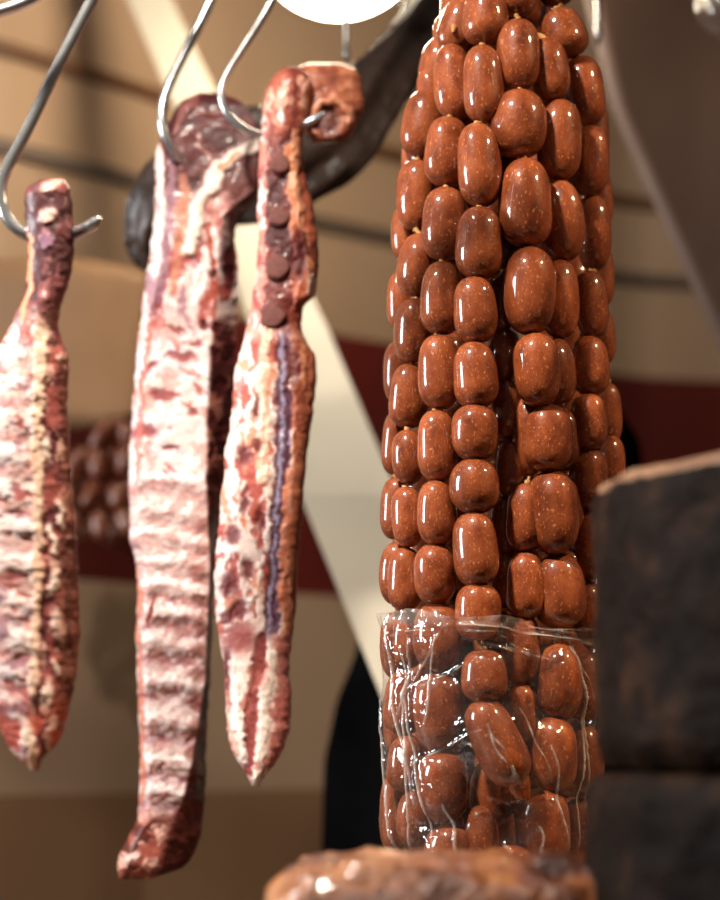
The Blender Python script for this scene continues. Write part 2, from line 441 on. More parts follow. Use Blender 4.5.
def build_string(label, links, extra_top=0, kind_back=False):
    placed = [place_link(*(tuple(q) + (0,) * (6 - len(q))), back=kind_back) for q in links]
    base = placed[-1][0] - Vector((0, 0, placed[-1][2].z))
    e = empty('sausage_string', base); tag(e, label, 'sausages', 'sausage strings of the hanging bundle')
    for i, (p, rot, sc) in enumerate(placed):
        o = bpy.data.objects.new('sausage_link', random.choice(LM)); COL.objects.link(o)
        o.parent = e; o.matrix_parent_inverse = Matrix.Translation(base).inverted()
        mw = Matrix.Translation(p) @ rot @ Matrix.Diagonal((sc.x, sc.y, sc.z, 1.0))
        o.matrix_basis = mw
        ELLS.append((p.copy(), rot.to_3x3(), sc.copy()))
        if i + 1 < len(placed):
            q, rq, sq = placed[i + 1]
            a = p + rot.to_3x3() @ Vector((0, 0, -sc.z * 0.985)); c2 = q + rq.to_3x3() @ Vector((0, 0, sq.z * 0.985))
            d = c2 - a; ln = min(max(d.length / 2, 0.0035), 0.02)
            if d.z > -0.001: d = Vector((d.x * 0.3, d.y * 0.3, -0.004))
            k = bpy.data.objects.new('casing_twist', KM); COL.objects.link(k)
            k.parent = o; k.matrix_parent_inverse = (mw).inverted()
            mid = (a + c2) / 2 + Vector((0, -0.0012, 0))
            k.matrix_basis = Matrix.Translation(mid) @ d.to_track_quat('Z', 'Y').to_matrix().to_4x4() @ Matrix.Diagonal((0.0026, 0.0026, ln + 0.0015, 1))
    return e
# x, y, width, height, recess, tilt   (read link by link)
build_string('sausage string at the far left edge of the hanging bundle, half hidden behind its neighbour',
    [(446, 40, 26, 50, 25), (430, 95, 26, 54, 20), (415, 158, 28, 58, 20), (407, 233, 30, 58, 14), (402, 302, 31, 60, 8), (398, 372, 30, 62, 4), (396, 443, 30, 64, 2), (396, 508, 31, 62, 0), (396, 573, 31, 62, 0), (397, 645, 32, 66, 0), (397, 722, 28, 62, 0), (394, 812, 28, 74, 0)])
build_string('second sausage string from the left edge of the bundle',
    [(458, 26, 38, 56, 12, 18), (437, 66, 36, 56, 10, 10), (424, 124, 42, 68, 0, 8), (416, 195, 40, 70, 0, 4), (417, 266, 42, 64, 0, 4), (414, 331, 41, 64, 0, 2), (409, 396, 40, 64), (408, 457, 34, 54), (407, 517, 34, 60), (405, 579, 34, 62), (408, 640, 34, 56, 12), (403, 703, 38, 64), (405, 763, 38, 56), (414, 818, 34, 56, 6)])
build_string('sausage string running down the left front of the bundle',
    [(466, -36, 42, 58, 6, 10), (453, 82, 38, 76, 2, -4), (447, 152, 46, 70), (445, 224, 46, 73), (442, 298, 44, 73), (439, 372, 42, 74), (437, 446, 40, 71), (437, 513, 42, 65), (435, 574, 46, 60), (437, 636, 48, 66), (440, 712, 54, 78), (443, 786, 54, 70), (450, 852, 50, 54)])
build_string('front sausage string nearest the camera, with one slanting shrivelled link inside the film',
    [(484, -52, 44, 66), (486, 18, 48, 56, -4), (483, 84, 40, 78, -4), (479, 165, 43, 84, -4), (479, 243, 46, 72, -4), (475, 310, 43, 66, -4), (475, 375, 46, 66, -4), (475, 433, 46, 56, -4), (475, 486, 47, 55, -4), (475, 549, 47, 73, -4), (478, 612, 46, 56, -4), (484, 676, 46, 52, -4), (497, 742, 50, 90, -8, -28)])
build_string('deeply recessed sausage string in the dark gap at the front of the bundle',
    [(505, 178, 30, 60, 34), (505, 240, 30, 62, 30), (501, 304, 30, 60, 28), (503, 355, 32, 54, 26), (506, 410, 32, 60, 26), (510, 470, 32, 58, 26), (506, 526, 32, 58, 28), (507, 580, 32, 56, 28), (500, 640, 36, 56, 30), (494, 712, 36, 60, 32), (492, 793, 44, 64, 30), (480, 836, 38, 58, 12), (512, 868, 46, 44, 6)])
build_string('sausage string right of the dark gap, with the largest plump links',
    [(517, -14, 42, 62, 4), (518, 55, 44, 72, 0), (519, 124, 54, 69), (526, 203, 55, 89, -3), (530, 291, 52, 87, -3), (537, 370, 48, 73, -3), (548, 438, 47, 67), (553, 513, 54, 83, -2, -6), (559, 591, 52, 73, 0), (558, 682, 54, 76), (553, 755, 52, 76), (545, 826, 55, 74)])
build_string('sausage string half hidden behind the plump links in the lower bundle',
    [(528, 436, 34, 78, 20), (525, 518, 40, 68, 14), (525, 585, 42, 66, 12), (521, 648, 42, 70, 14), (520, 714, 40, 62, 16), (526, 782, 40, 62, 26)])
build_string('sausage string behind and right of the plump links in the upper bundle',
    [(523, 8, 36, 40, 24), (549, 70, 42, 64, 6, -6), (560, 140, 44, 81, 4), (562, 221, 42, 81, 6), (560, 299, 40, 78, 8), (556, 372, 40, 68, 12), (562, 440, 38, 62, 22), (566, 508, 38, 62, 24), (570, 580, 38, 64, 22), (572, 650, 38, 64, 20)])
build_string('sausage string along the right flank of the bundle',
    [(553, -20, 40, 54, 8, -14), (564, 33, 46, 50, 4, -18), (585, 91, 43, 70, 0, -6), (590, 161, 38, 72), (593, 233, 38, 76), (591, 305, 36, 68), (590, 366, 38, 59), (588, 422, 38, 56), (589, 480, 40, 62), (590, 545, 40, 66), (588, 615, 40, 66), (585, 686, 40, 68), (583, 760, 40, 70), (580, 834, 40, 70)])
build_string('sausage string at the far right edge of the bundle, mostly in shadow',
    [(596, 130, 26, 60, 30), (601, 196, 26, 60, 26), (602, 277, 24, 60, 24), (603, 336, 24, 56, 22), (608, 414, 26, 62, 18), (612, 464, 30, 56, 14), (608, 530, 28, 60, 14), (606, 596, 28, 62, 14), (602, 664, 28, 62, 14)])
backs = [(425, 0), (462, 20), (500, 8), (540, 24), (575, 5)]
for x0, y0 in backs:
    build_string('sausage string at the rear of the bundle, hidden from the front',
        [(x0 + (0 if y > 150 else (500 - x0) * (150 - y) / 300), y, 42, 66) for y in np.arange(y0 + 10, 850, 68)], kind_back=True)
for x0 in (445, 495, 545):  # unseen core strings, added to block light through the gaps
    build_string('filler sausage string in the core of the bundle, hidden from the front',
        [(x0 + (0 if y > 150 else (500 - x0) * (150 - y) / 300), y, 44, 66, np.interp(y, [0, 300], [50, 92])) for y in np.arange(20, 850, 68)])
# shrivelled tail of the slanting link
tl = bpy.data.objects[[o.name for o in bpy.data.objects if o.name.startswith('sausage_string') and 'slanting' in o.get('label', '')][0]]
V = []; F = []; nt, nk = 18, 18
for i in range(nt):
    t = i / (nt - 1); c = P(509 + 16 * t - 2 * t * t, 758 + 42 * t, YT - 0.074)
    rr = (13 * (1 - t) ** 0.7 + 3.5 + 1.5 * t * t) * 0.0008
    for k in range(nk):
        a = 2 * math.pi * k / nk; q = rr * (1 + 0.22 * t * math.cos(6 * a + 3 * t))
        V.append(c + Vector((q * math.cos(a), q * 0.55 * math.sin(a), 0)))
for i in range(nt - 1):
    for k in range(nk): F.append((i * nk + k, i * nk + (k + 1) % nk, (i + 1) * nk + (k + 1) % nk, (i + 1) * nk + k))
F.append(tuple(range((nt - 1) * nk, nt * nk)))
o = new_obj('casing_tail', mesh('casing_tail', V, F), tl, M['sausage']); o['label'] = 'shrivelled empty end of casing'

# cord that carries the bundle
pts = catmull([P(500, -70, YT), P(500, -140, YT), Vector((P(500, -140, YT).x, YT, CAM.z + 0.76))], 6)
V, F = tube(pts, 0.004, 8); new_obj('tie_cord', mesh('tie_cord', V, F), tl, M['knot'])

# ------------------------------------------------------------------ clear film around the lower bundle
xc_, sT = 494.0, scl(740, YT)
axis = P(xc_, 740, YT); NZ, NA = 300, 540
ztop = P(xc_, 618, YT - 0.09).z; zbot = P(xc_, 880, YT).z
zs = np.linspace(ztop, zbot, NZ); an = np.linspace(0, 2 * math.pi, NA, endpoint=False)
rad = np.full((NZ, NA), 0.062)
D = np.stack([np.sin(an), -np.cos(an), 0 * an], -1)
for (p, R3, sc) in ELLS:
    if p.z - sc.z > ztop + 0.01 or p.z + sc.z < zbot - 0.01: continue
    Ri = np.array(R3.transposed()); si = np.array([1 / sc.x, 1 / sc.y, 1 / sc.z])
    O = np.stack([np.full(NZ, axis.x - p.x), np.full(NZ, axis.y - p.y), zs - p.z], -1) @ Ri.T * si
    Dd = D @ Ri.T * si
    A = (Dd ** 2).sum(-1)[None]; B = O @ Dd.T; C = ((O ** 2).sum(-1) - 1)[:, None]
    disc = B * B - A * C; ok = disc > 0
    tt = np.where(ok, (-B + np.sqrt(np.maximum(disc, 0))) / A, 0); rad = np.maximum(rad, np.where(tt < 0.14, tt, 0))
def blur(a, kz, ka):
    for _ in range(2):
        a = np.pad(a, ((kz, kz), (0, 0)), mode='edge'); c = np.cumsum(np.pad(a, ((1, 0), (0, 0))), 0); a = (c[2 * kz + 1:] - c[:-2 * kz - 1]) / (2 * kz + 1)
        b2 = np.pad(a, ((0, 0), (ka, ka)), mode='wrap'); c = np.cumsum(np.pad(b2, ((0, 0), (1, 0))), 1); a = (c[:, 2 * ka + 1:] - c[:, :-2 * ka - 1]) / (2 * ka + 1)
    return a
def dilate(a, kz, ka):
    out = a.copy()
    for i in range(-kz, kz + 1):
        b2 = np.roll(a, i, 0)
        if i > 0: b2[:i] = a[:i]
        elif i < 0: b2[i:] = a[i:]
        out = np.maximum(out, b2)
    a = out.copy()
    for i in range(-ka, ka + 1): out = np.maximum(out, np.roll(a, i, 1))
    return out
film = np.maximum(blur(dilate(rad, 10, 10), 8, 8), rad + 0.0006)
film = np.maximum(blur(film, 2, 2), rad + 0.0004)
AG, ZG = np.meshgrid(an, zs); AG2 = np.where(AG > math.pi, AG - 2 * math.pi, AG)     # angle 0 faces the camera
fy = (ZG - zbot) / (ztop - zbot)
px = AG2 / 0.0087                                   # roughly pixels on the front
haze = np.full_like(film, 0.012)
def crease(x0, f0, x1, f1, hgt, wd, hz=0.48):
    wd *= 0.75
    """a sharp fold from (angle in degrees, height fraction) to another"""
    global film, haze
    ax, ay = math.radians(x0) * 0.088, f0 * (ztop - zbot); bx, by = math.radians(x1) * 0.088, f1 * (ztop - zbot)
    qx, qy = AG2 * 0.088, fy * (ztop - zbot)
    dx, dy = bx - ax, by - ay; L2 = dx * dx + dy * dy
    t = np.clip(((qx - ax) * dx + (qy - ay) * dy) / L2, 0, 1)
    wob = 0.0016 * np.sin(t * 9 + x0)
    d = np.sqrt((qx - ax - t * dx + wob) ** 2 + (qy - ay - t * dy) ** 2)
    g = np.exp(-(d / wd) ** 1.4) * (0.35 + 0.65 * np.sin(math.pi * np.clip(t, 0.03, 0.97)) ** 0.6)
    film = film + hgt * g; haze = haze + hz * np.exp(-(d / (wd * 0.7)) ** 2) * (0.4 + 0.6 * np.sin(math.pi * t))  # folds are also whitened, standing in for the glints along them
for c_ in [(-72, .98, -50, .30, .0035, .0018), (-60, .9, -38, .12, .003, .0016), (-52, .97, -58, .05, .003, .0016), (-80, .8, -74, .05, .003, .002), (-45, .74, -16, .83, .003, .0016),
           (-50, .45, -10, .58, .0032, .0016), (-8, .60, 8, .36, .0022, .0014), (-4, .56, 16, .30, .002, .0014), (10, .66, 28, .40, .002, .0014), (28, .52, 40, .12, .0025, .0015),
           (45, .9, 62, .3, .003, .0018), (52, .75, 50, .1, .0025, .0016), (-30, .3, -22, .08, .0025, .0015), (2, .16, 10, .04, .002, .0013), (22, .22, 26, .03, .002, .0013), (-65, .6, -30, .95, .0028, .0016),
           (-34, .95, -40, .6, .0022, .0015), (35, .97, 60, .7, .0025, .0015)]:
    crease(*c_)
for c_ in [(-70, .985, 70, .945, .0035, .0016, .22), (-58, .965, 40, .93, .0035, .0014, .18), (-30, .99, 66, .90, .0035, .0015, .2), (-20, .955, 24, .90, .004, .0014, .2), (-4, .93, 22, .86, .004, .0015, .16), (-74, .94, -20, .975, .003, .0016, .2), (0, .975, 72, .96, .003, .0014, .2), (-12, .965, 50, .925, .004, .0013, .25), (-16, .975, 34, .94, .004, .0013, .25), (-64, .97, -34, .945, .004, .0014, .25), (4, .95, 60, .915, .0035, .0013, .2), (-2, .885, 30, .845, .0035, .0014, .25), (-24, .97, 68, .90, .005, .0034, .12), (-10, .94, 60, .925, .005, .003, .12), (-6, .90, 26, .855, .004, .003, .12)]:
    crease(*c_)
film = film + 0.0012 * (fbm(px * 0.05 + fy * 3, fy * 22, 3) - 0.5) * 2
top = smooth(0.965, 1.0, fy)
film = film + top * (0.003 + 0.0025 * np.sin(AG * 11) + 0.002 * np.sin(AG * 29 + 1)); haze = haze + 0.16 * top
zz = ZG + (-0.010 * np.sin(AG2) * top * 0.9) + 0.0025 * np.sin(AG * 7 + 1) * top
VV = np.stack([axis.x + film * np.sin(AG), axis.y - film * np.cos(AG), zz], -1).reshape(-1, 3)
idx = np.arange(NZ * NA).reshape(NZ, NA); nx_ = np.roll(idx, -1, 1)
F = np.stack([idx[:-1], idx[1:], nx_[1:], nx_[:-1]], -1).reshape(-1, 4).tolist()
me = mesh('film_wrap', VV.tolist(), F)
at = me.attributes.new('haze', 'FLOAT', 'POINT'); at.data.foreach_set('value', np.clip(haze, 0, 0.6).astype(np.float32).ravel())
tag(new_obj('film_wrap', me, None, M['film']), 'crinkled clear plastic film wrapped around the lower end of the sausage bundle', 'plastic wrap')

# ------------------------------------------------------------------ painted meat slabs
class Paint:
    def __init__(s, x, y, seed, warp=5.0, base=(222, 190, 182)):
        s.x0, s.y0, s.seed = x, y, seed
        s.x = x + warp * (fbm(x / 16, y / 16, seed) - 0.5) * 2 + 1.6 * (vnoise(x / 4, y / 4, seed + 5) - 0.5) * 2
        s.y = y + warp * (fbm(x / 16, y / 16, seed + 40) - 0.5) * 2 + 1.6 * (vnoise(x / 4, y / 4, seed + 6) - 0.5) * 2
        s.c = np.zeros(x.shape + (3,)) + np.array(base, float); s.h = np.zeros(x.shape)
    def put(s, a, col, h=0.0):
        s.c = s.c * (1 - a[..., None]) + np.array(col, float) * a[..., None]; s.h = s.h + h * a
    def dab(s, cx, cy, rx, ry, col, h=0.0, ang=0.0, soft=0.35, al=1.0):
        a = math.radians(ang); dx, dy = s.x - cx, s.y - cy
        u = (dx * math.cos(a) + dy * math.sin(a)) / rx; v = (-dx * math.sin(a) + dy * math.cos(a)) / ry
        s.put(al * smooth(1 + soft, 1 - soft, np.sqrt(u * u + v * v)), col, h)
    def line(s, pts, wd, col, h=0.0, al=1.0):
        best = np.full(s.x.shape, 1e9)
        for (ax, ay), (bx, by) in zip(pts[:-1], pts[1:]):
            dx, dy = bx - ax, by - ay; t = np.clip(((s.x - ax) * dx + (s.y - ay) * dy) / (dx * dx + dy * dy), 0, 1)
            best = np.minimum(best, np.hypot(s.x - ax - t * dx, s.y - ay - t * dy))
        s.put(al * smooth(wd * 1.35, wd * 0.65, best), col, h)
    def marble(s, mask, col, sx, sy, lo, hi, h=0.0, k=0, al=1.0, shear=0.0):
        h = h * 0.45; n = fbm(s.x / (sx * 1.45), (s.y + shear * s.x) / (sy * 1.45), s.seed + 100 + k * 31)
        s.put(mask * al * smooth(lo, hi, n), col, h)
    def grain(s, amt=14):
        g = (fbm(s.x0 / 3.0, s.y0 / 3.0, s.seed + 900, 3) - 0.5) * 2
        s.c = s.c + g[..., None] * np.array([amt, amt * 1.1, amt * 1.1]); s.h = s.h + 0.3 * g
        s.h = s.h + 1.6 * (fbm(s.x0 / 14, s.y0 / 11, s.seed + 700) - 0.5) * 2

def slab(name, rows, Y0, thick, paint, parent, seed, bound=None, step=1.5, nu=76, nb=26, endtaper=16, lean=0.0):
    rows = np.array(rows, float); ys = np.arange(rows[0, 0], rows[-1, 0] + 0.01, step)
    xl = np.interp(ys, rows[:, 0], rows[:, 1]); xr = np.interp(ys, rows[:, 0], rows[:, 2])
    k = np.ones(7) / 7
    xl = np.convolve(np.pad(xl, 3, mode='edge'), k, 'valid'); xr = np.convolve(np.pad(xr, 3, mode='edge'), k, 'valid')
    xl = xl + 3.4 * (fbm(ys / 9, ys * 0 + 3, seed) - 0.5); xr = xr + 3.4 * (fbm(ys / 9, ys * 0 + 9, seed + 1) - 0.5)
    th = np.interp(ys, [ys[0], ys[-1]], [thick, thick]) if np.isscalar(thick) else np.interp(ys, [t[0] for t in thick], [t[1] for t in thick])
    e0 = np.clip((ys - ys[0]) / endtaper, 0.02, 1); e1 = np.clip((ys[-1] - ys) / endtaper, 0.02, 1)
    end = np.sqrt(1 - (1 - np.minimum(e0, e1)) ** 2)
    u = 0.5 - 0.5 * np.cos(np.linspace(0, math.pi, nu)); ub = u[::-1][np.linspace(1, nu - 2, nb).astype(int)]
    X = xl[:, None] + (xr - xl)[:, None] * u[None]; Yp = np.repeat(ys[:, None], nu, 1)
    pt = Paint(X, Yp, seed); paint(pt); pt.grain()
    prof = (4 * u * (1 - u)) ** 0.42
    edge = (4 * u * (1 - u)) ** 0.3
    bulge = th[:, None] * end[:, None] * prof[None]
    if bound is not None:
        bx = np.interp(ys, [q[0] for q in bound], [q[1] for q in bound])[:, None]
        # front face stays flat up to the turn, then falls away to the side
        wdt = np.maximum(xr[:, None] - bx, 3)
        s_ = np.clip((X - bx) / wdt, 0, 1)
        bulge = th[:, None] * end[:, None] * np.where(X < bx, np.clip((X - xl[:, None]) / 10, 0, 1) ** 0.45, 1.0 - 1.25 * s_ ** 1.2)
    s0 = scl(450, Y0)
    Yf = Y0 - (bulge + pt.h * edge[None] * end[:, None]) * s0 + lean * (ys[:, None] - ys[0]) * s0
    Pf = PA(X, Yp, Yf)
    Xb = xl[:, None] + (xr - xl)[:, None] * ub[None]; Yb_ = np.repeat(ys[:, None], nb, 1)
    pb = (4 * ub * (1 - ub)) ** 0.5
    nzb = (fbm(Xb / 10, Yb_ / 10, seed + 55) - 0.5) * 5
    base_b = th[:, None] * end[:, None] * (0.9 * pb[None]) if bound is None else th[:, None] * end[:, None] * (0.9 + 0 * pb[None])
    Yb = Y0 + (base_b + nzb * pb[None]) * s0 + lean * (ys[:, None] - ys[0]) * s0
    Pb = PA(Xb, Yb_, Yb)
    G = np.concatenate([Pf, Pb], 1); nt = nu + nb; nr = len(ys)
    cb = np.zeros((nr, nb, 3)) + np.array([150, 86, 74.]); mm = smooth(0.45, 0.6, fbm(Xb / 9, Yb_ / 14, seed + 77))[..., None]
    cb = cb * (1 - mm) + np.array([214, 180, 168.]) * mm
    C = np.concatenate([pt.c, cb], 1)
    V = G.reshape(-1, 3); C = lin(np.clip(C, 8, 250)).reshape(-1, 3)
    idx = np.arange(nr * nt).reshape(nr, nt); nx2 = np.roll(idx, -1, 1)
    F = np.stack([idx[:-1], idx[1:], nx2[1:], nx2[:-1]], -1).reshape(-1, 4).tolist()
    F.append(tuple(idx[0].tolist())); F.append(tuple(idx[-1][::-1].tolist()))
    return new_obj(name, mesh(name, V.tolist(), F, True, C), parent, M['meat'])

DK = (92, 36, 34); RED = (160, 66, 58); FAT = (240, 226, 220); PINK = (222, 178, 168); BRN = (112, 52, 40); ORG = (196, 120, 90); PUR = (140, 92, 106)

# --- long middle rack
B1 = [(95, 262), (190, 256), (215, 222), (300, 214), (400, 208), (480, 206), (560, 210), (640, 207), (680, 205), (720, 199), (760, 193), (800, 182), (830, 170), (880, 160)]
def paint_mid(p):
    x, y = p.x, p.y; one = np.ones_like(x)
    zt = smooth(205, 180, y)
    zu = smooth(190, 220, y) * smooth(360, 320, y); zm = smooth(320, 350, y) * smooth(520, 470, y)
    zr = smooth(470, 510, y) * smooth(835, 815, y); zb = smooth(806, 830, y)
    # upper part
    p.marble(zu, RED, 10, 22, 0.46, 0.60, -1.5, 1, 0.9); p.marble(zu, FAT, 9, 20, 0.50, 0.60, 2.0, 2, 0.9); p.marble(zu, PUR, 7, 26, 0.56, 0.66, -0.5, 3, 0.7)
    # middle : white fat, red cuts on the left
    p.put(zm * 0.8, FAT, 1.0); p.marble(zm, (214, 150, 140), 13, 13, 0.54, 0.66, -1.2, 4, 0.7); p.marble(zm, (232, 220, 224), 12, 16, 0.5, 0.6, 1.0, 5, 0.7)
    p.marble(zm, RED, 9, 8, 0.62, 0.70, -1.5, 11, 0.7, shear=-0.5)
    for (cx, cy, rx, ry, an_) in ((181, 358, 15, 5, 12), (165, 396, 14, 7, 10), (146, 432, 15, 7, -8), (196, 345, 8, 4, 0), (150, 368, 10, 4, -30), (176, 330, 9, 4, 20), (158, 300, 5, 14, 10), (192, 415, 6, 4, 0), (172, 448, 8, 3, 10)):
        p.dab(cx, cy, rx, ry, (150, 74, 76), -2.0, an_, 0.4, 0.9)
    p.line([(150, 330), (143, 380), (140, 440), (136, 500), (138, 560)], 2.5, (186, 92, 78), -1, 0.8)
    # ribs
    p.put(zr * 0.85, (226, 200, 192), 0.0)
    yy = y - (x - 170) * 0.17 + 5 * np.sin((x - 135) / 26)
    cen = [484, 515, 541, 566, 590, 618, 651, 688, 728, 768, 796]
    for i, yc in enumerate(cen):
        d = yy - yc; low = smooth(500, 720, np.array(yc)).item()
        zr2 = smooth(470, 486, y) * smooth(838, 818, y)
        p.h = p.h + zr2 * (3.0 + 3.0 * low) * np.exp(-((d + 1) / 9) ** 2)
        p.put(zr2 * 0.95 * np.exp(-((d + 3) / 5.0) ** 2), (246, 230, 224))  # pale highlight painted just above each rib crest
        n_ = 0.35 + 0.65 * smooth(0.38, 0.58, fbm(p.x0 / 7, p.y0 / 3.5, 31 + i))
        p.put(zr2 * (0.60 + 0.3 * low) * n_ * np.exp(-((d - 15) / (7.5 - 1.5 * low)) ** 2), (160 - 28 * low, 104 - 24 * low, 102 - 10 * low), -1.5)
        p.put(zr2 * low * 0.5 * smooth(0.5, 0.62, fbm(p.x0 / 11, p.y0 / 5, 61 + i)) * np.exp(-((d - 8) / 5) ** 2), (198, 110, 92))
    p.marble(zr, (190, 120, 112), 8, 3.2, 0.52, 0.66, 0, 6, 0.55, shear=0.5); p.marble(zr, (240, 222, 214), 6, 4, 0.56, 0.68, 0.6, 7, 0.6, shear=-0.3)
    p.dab(151, 612, 3.5, 15, (150, 62, 48), -2, 8)
    p.line([(137, 570), (138, 640), (140, 700), (142, 760), (141, 800)], 2.6, (206, 120, 96), 0.5, 0.8)
    # dark membrane at the top
    p.put(zt, (92, 30, 28), 0); p.marble(zt, (66, 21, 21), 18, 14, 0.45, 0.6, -1, 8, 0.9)
    p.h = p.h * (1 - 0.85 * zt)
    p.line([(190, 118), (205, 112), (228, 116), (240, 128)], 1.8, (146, 92, 88), 1.5, 0.6); p.line([(200, 138), (203, 152), (212, 160)], 1.6, (200, 160, 150), 1, 0.7)
    p.line([(176, 130), (184, 108), (196, 99)], 4, (140, 88, 82), 1, 0.7)
    p.dab(243, 186, 17, 24, (92, 38, 30), 3, 20)
    p.line([(262, 140), (246, 150), (230, 158), (219, 166), (212, 186), (199, 198), (196, 222), (190, 250)], 7, (240, 222, 208), 4)
    p.line([(240, 154), (228, 160), (220, 168)], 2.5, (206, 132, 88), 0, 0.8)
    p.line([(157, 148), (159, 176), (162, 200)], 5, (232, 212, 202), 2)
    p.line([(172, 158), (171, 205), (164, 262), (158, 300)], 4, (156, 112, 128), 0, 0.85); p.line([(184, 178), (182, 225), (172, 290)], 4.5, (192, 124, 98), 0, 0.85)
    p.line([(222, 215), (228, 240), (232, 262)], 4, (232, 208, 198), 2); p.line([(208, 222), (214, 262), (212, 300)], 3, (166, 74, 54), -1)
    # side face along the back bone
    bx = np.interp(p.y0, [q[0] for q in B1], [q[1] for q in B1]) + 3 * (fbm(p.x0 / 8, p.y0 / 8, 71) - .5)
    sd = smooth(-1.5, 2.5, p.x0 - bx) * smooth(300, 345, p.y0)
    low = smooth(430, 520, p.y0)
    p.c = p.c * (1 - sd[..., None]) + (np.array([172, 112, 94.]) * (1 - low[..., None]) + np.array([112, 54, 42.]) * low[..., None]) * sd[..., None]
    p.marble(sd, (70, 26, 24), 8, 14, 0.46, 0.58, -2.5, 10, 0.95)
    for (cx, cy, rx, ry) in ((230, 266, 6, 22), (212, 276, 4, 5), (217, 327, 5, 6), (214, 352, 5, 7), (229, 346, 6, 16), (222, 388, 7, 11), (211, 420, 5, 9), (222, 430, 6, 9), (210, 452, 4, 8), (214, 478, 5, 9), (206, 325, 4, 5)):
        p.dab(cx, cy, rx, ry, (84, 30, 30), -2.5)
    for yc in range(520, 850, 26):
        p.dab(202 - (yc - 520) * 0.035, yc, 9, 9, (118, 56, 44), 1.2, 0, 0.5, 0.6 if yc > 560 else 0.3)
    # bottom end
    p.put(zb, (158, 82, 66), 1); p.marble(zb, (92, 38, 28), 9, 9, 0.45, 0.56, -3, 12); p.marble(zb, (224, 178, 160), 6, 6, 0.58, 0.66, 2, 13, 0.9)
    p.dab(130, 858, 9, 5, (226, 190, 182), 2, -20, 0.5); p.put(zb * smooth(2, 14, p.x0 - 158 - (835 - p.y0) * 0.3), (88, 36, 28), 0)
r1 = empty('rib_rack', P(165, 876, 1.70)); tag(r1, 'longest rack of raw ribs, with dark membrane at its hooked top, middle of three', 'ribs', 'raw rib racks on hooks')
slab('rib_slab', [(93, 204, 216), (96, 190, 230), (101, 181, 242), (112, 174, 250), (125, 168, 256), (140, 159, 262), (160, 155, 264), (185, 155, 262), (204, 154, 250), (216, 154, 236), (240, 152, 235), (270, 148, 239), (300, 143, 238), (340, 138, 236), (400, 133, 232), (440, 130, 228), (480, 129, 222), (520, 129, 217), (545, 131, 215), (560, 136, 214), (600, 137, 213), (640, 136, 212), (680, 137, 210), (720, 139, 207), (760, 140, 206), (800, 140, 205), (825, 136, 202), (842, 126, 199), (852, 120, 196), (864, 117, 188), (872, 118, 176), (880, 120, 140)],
     1.70, [(94, 20), (200, 24), (400, 26), (700, 24), (880, 20)], paint_mid, r1, 11, bound=B1)

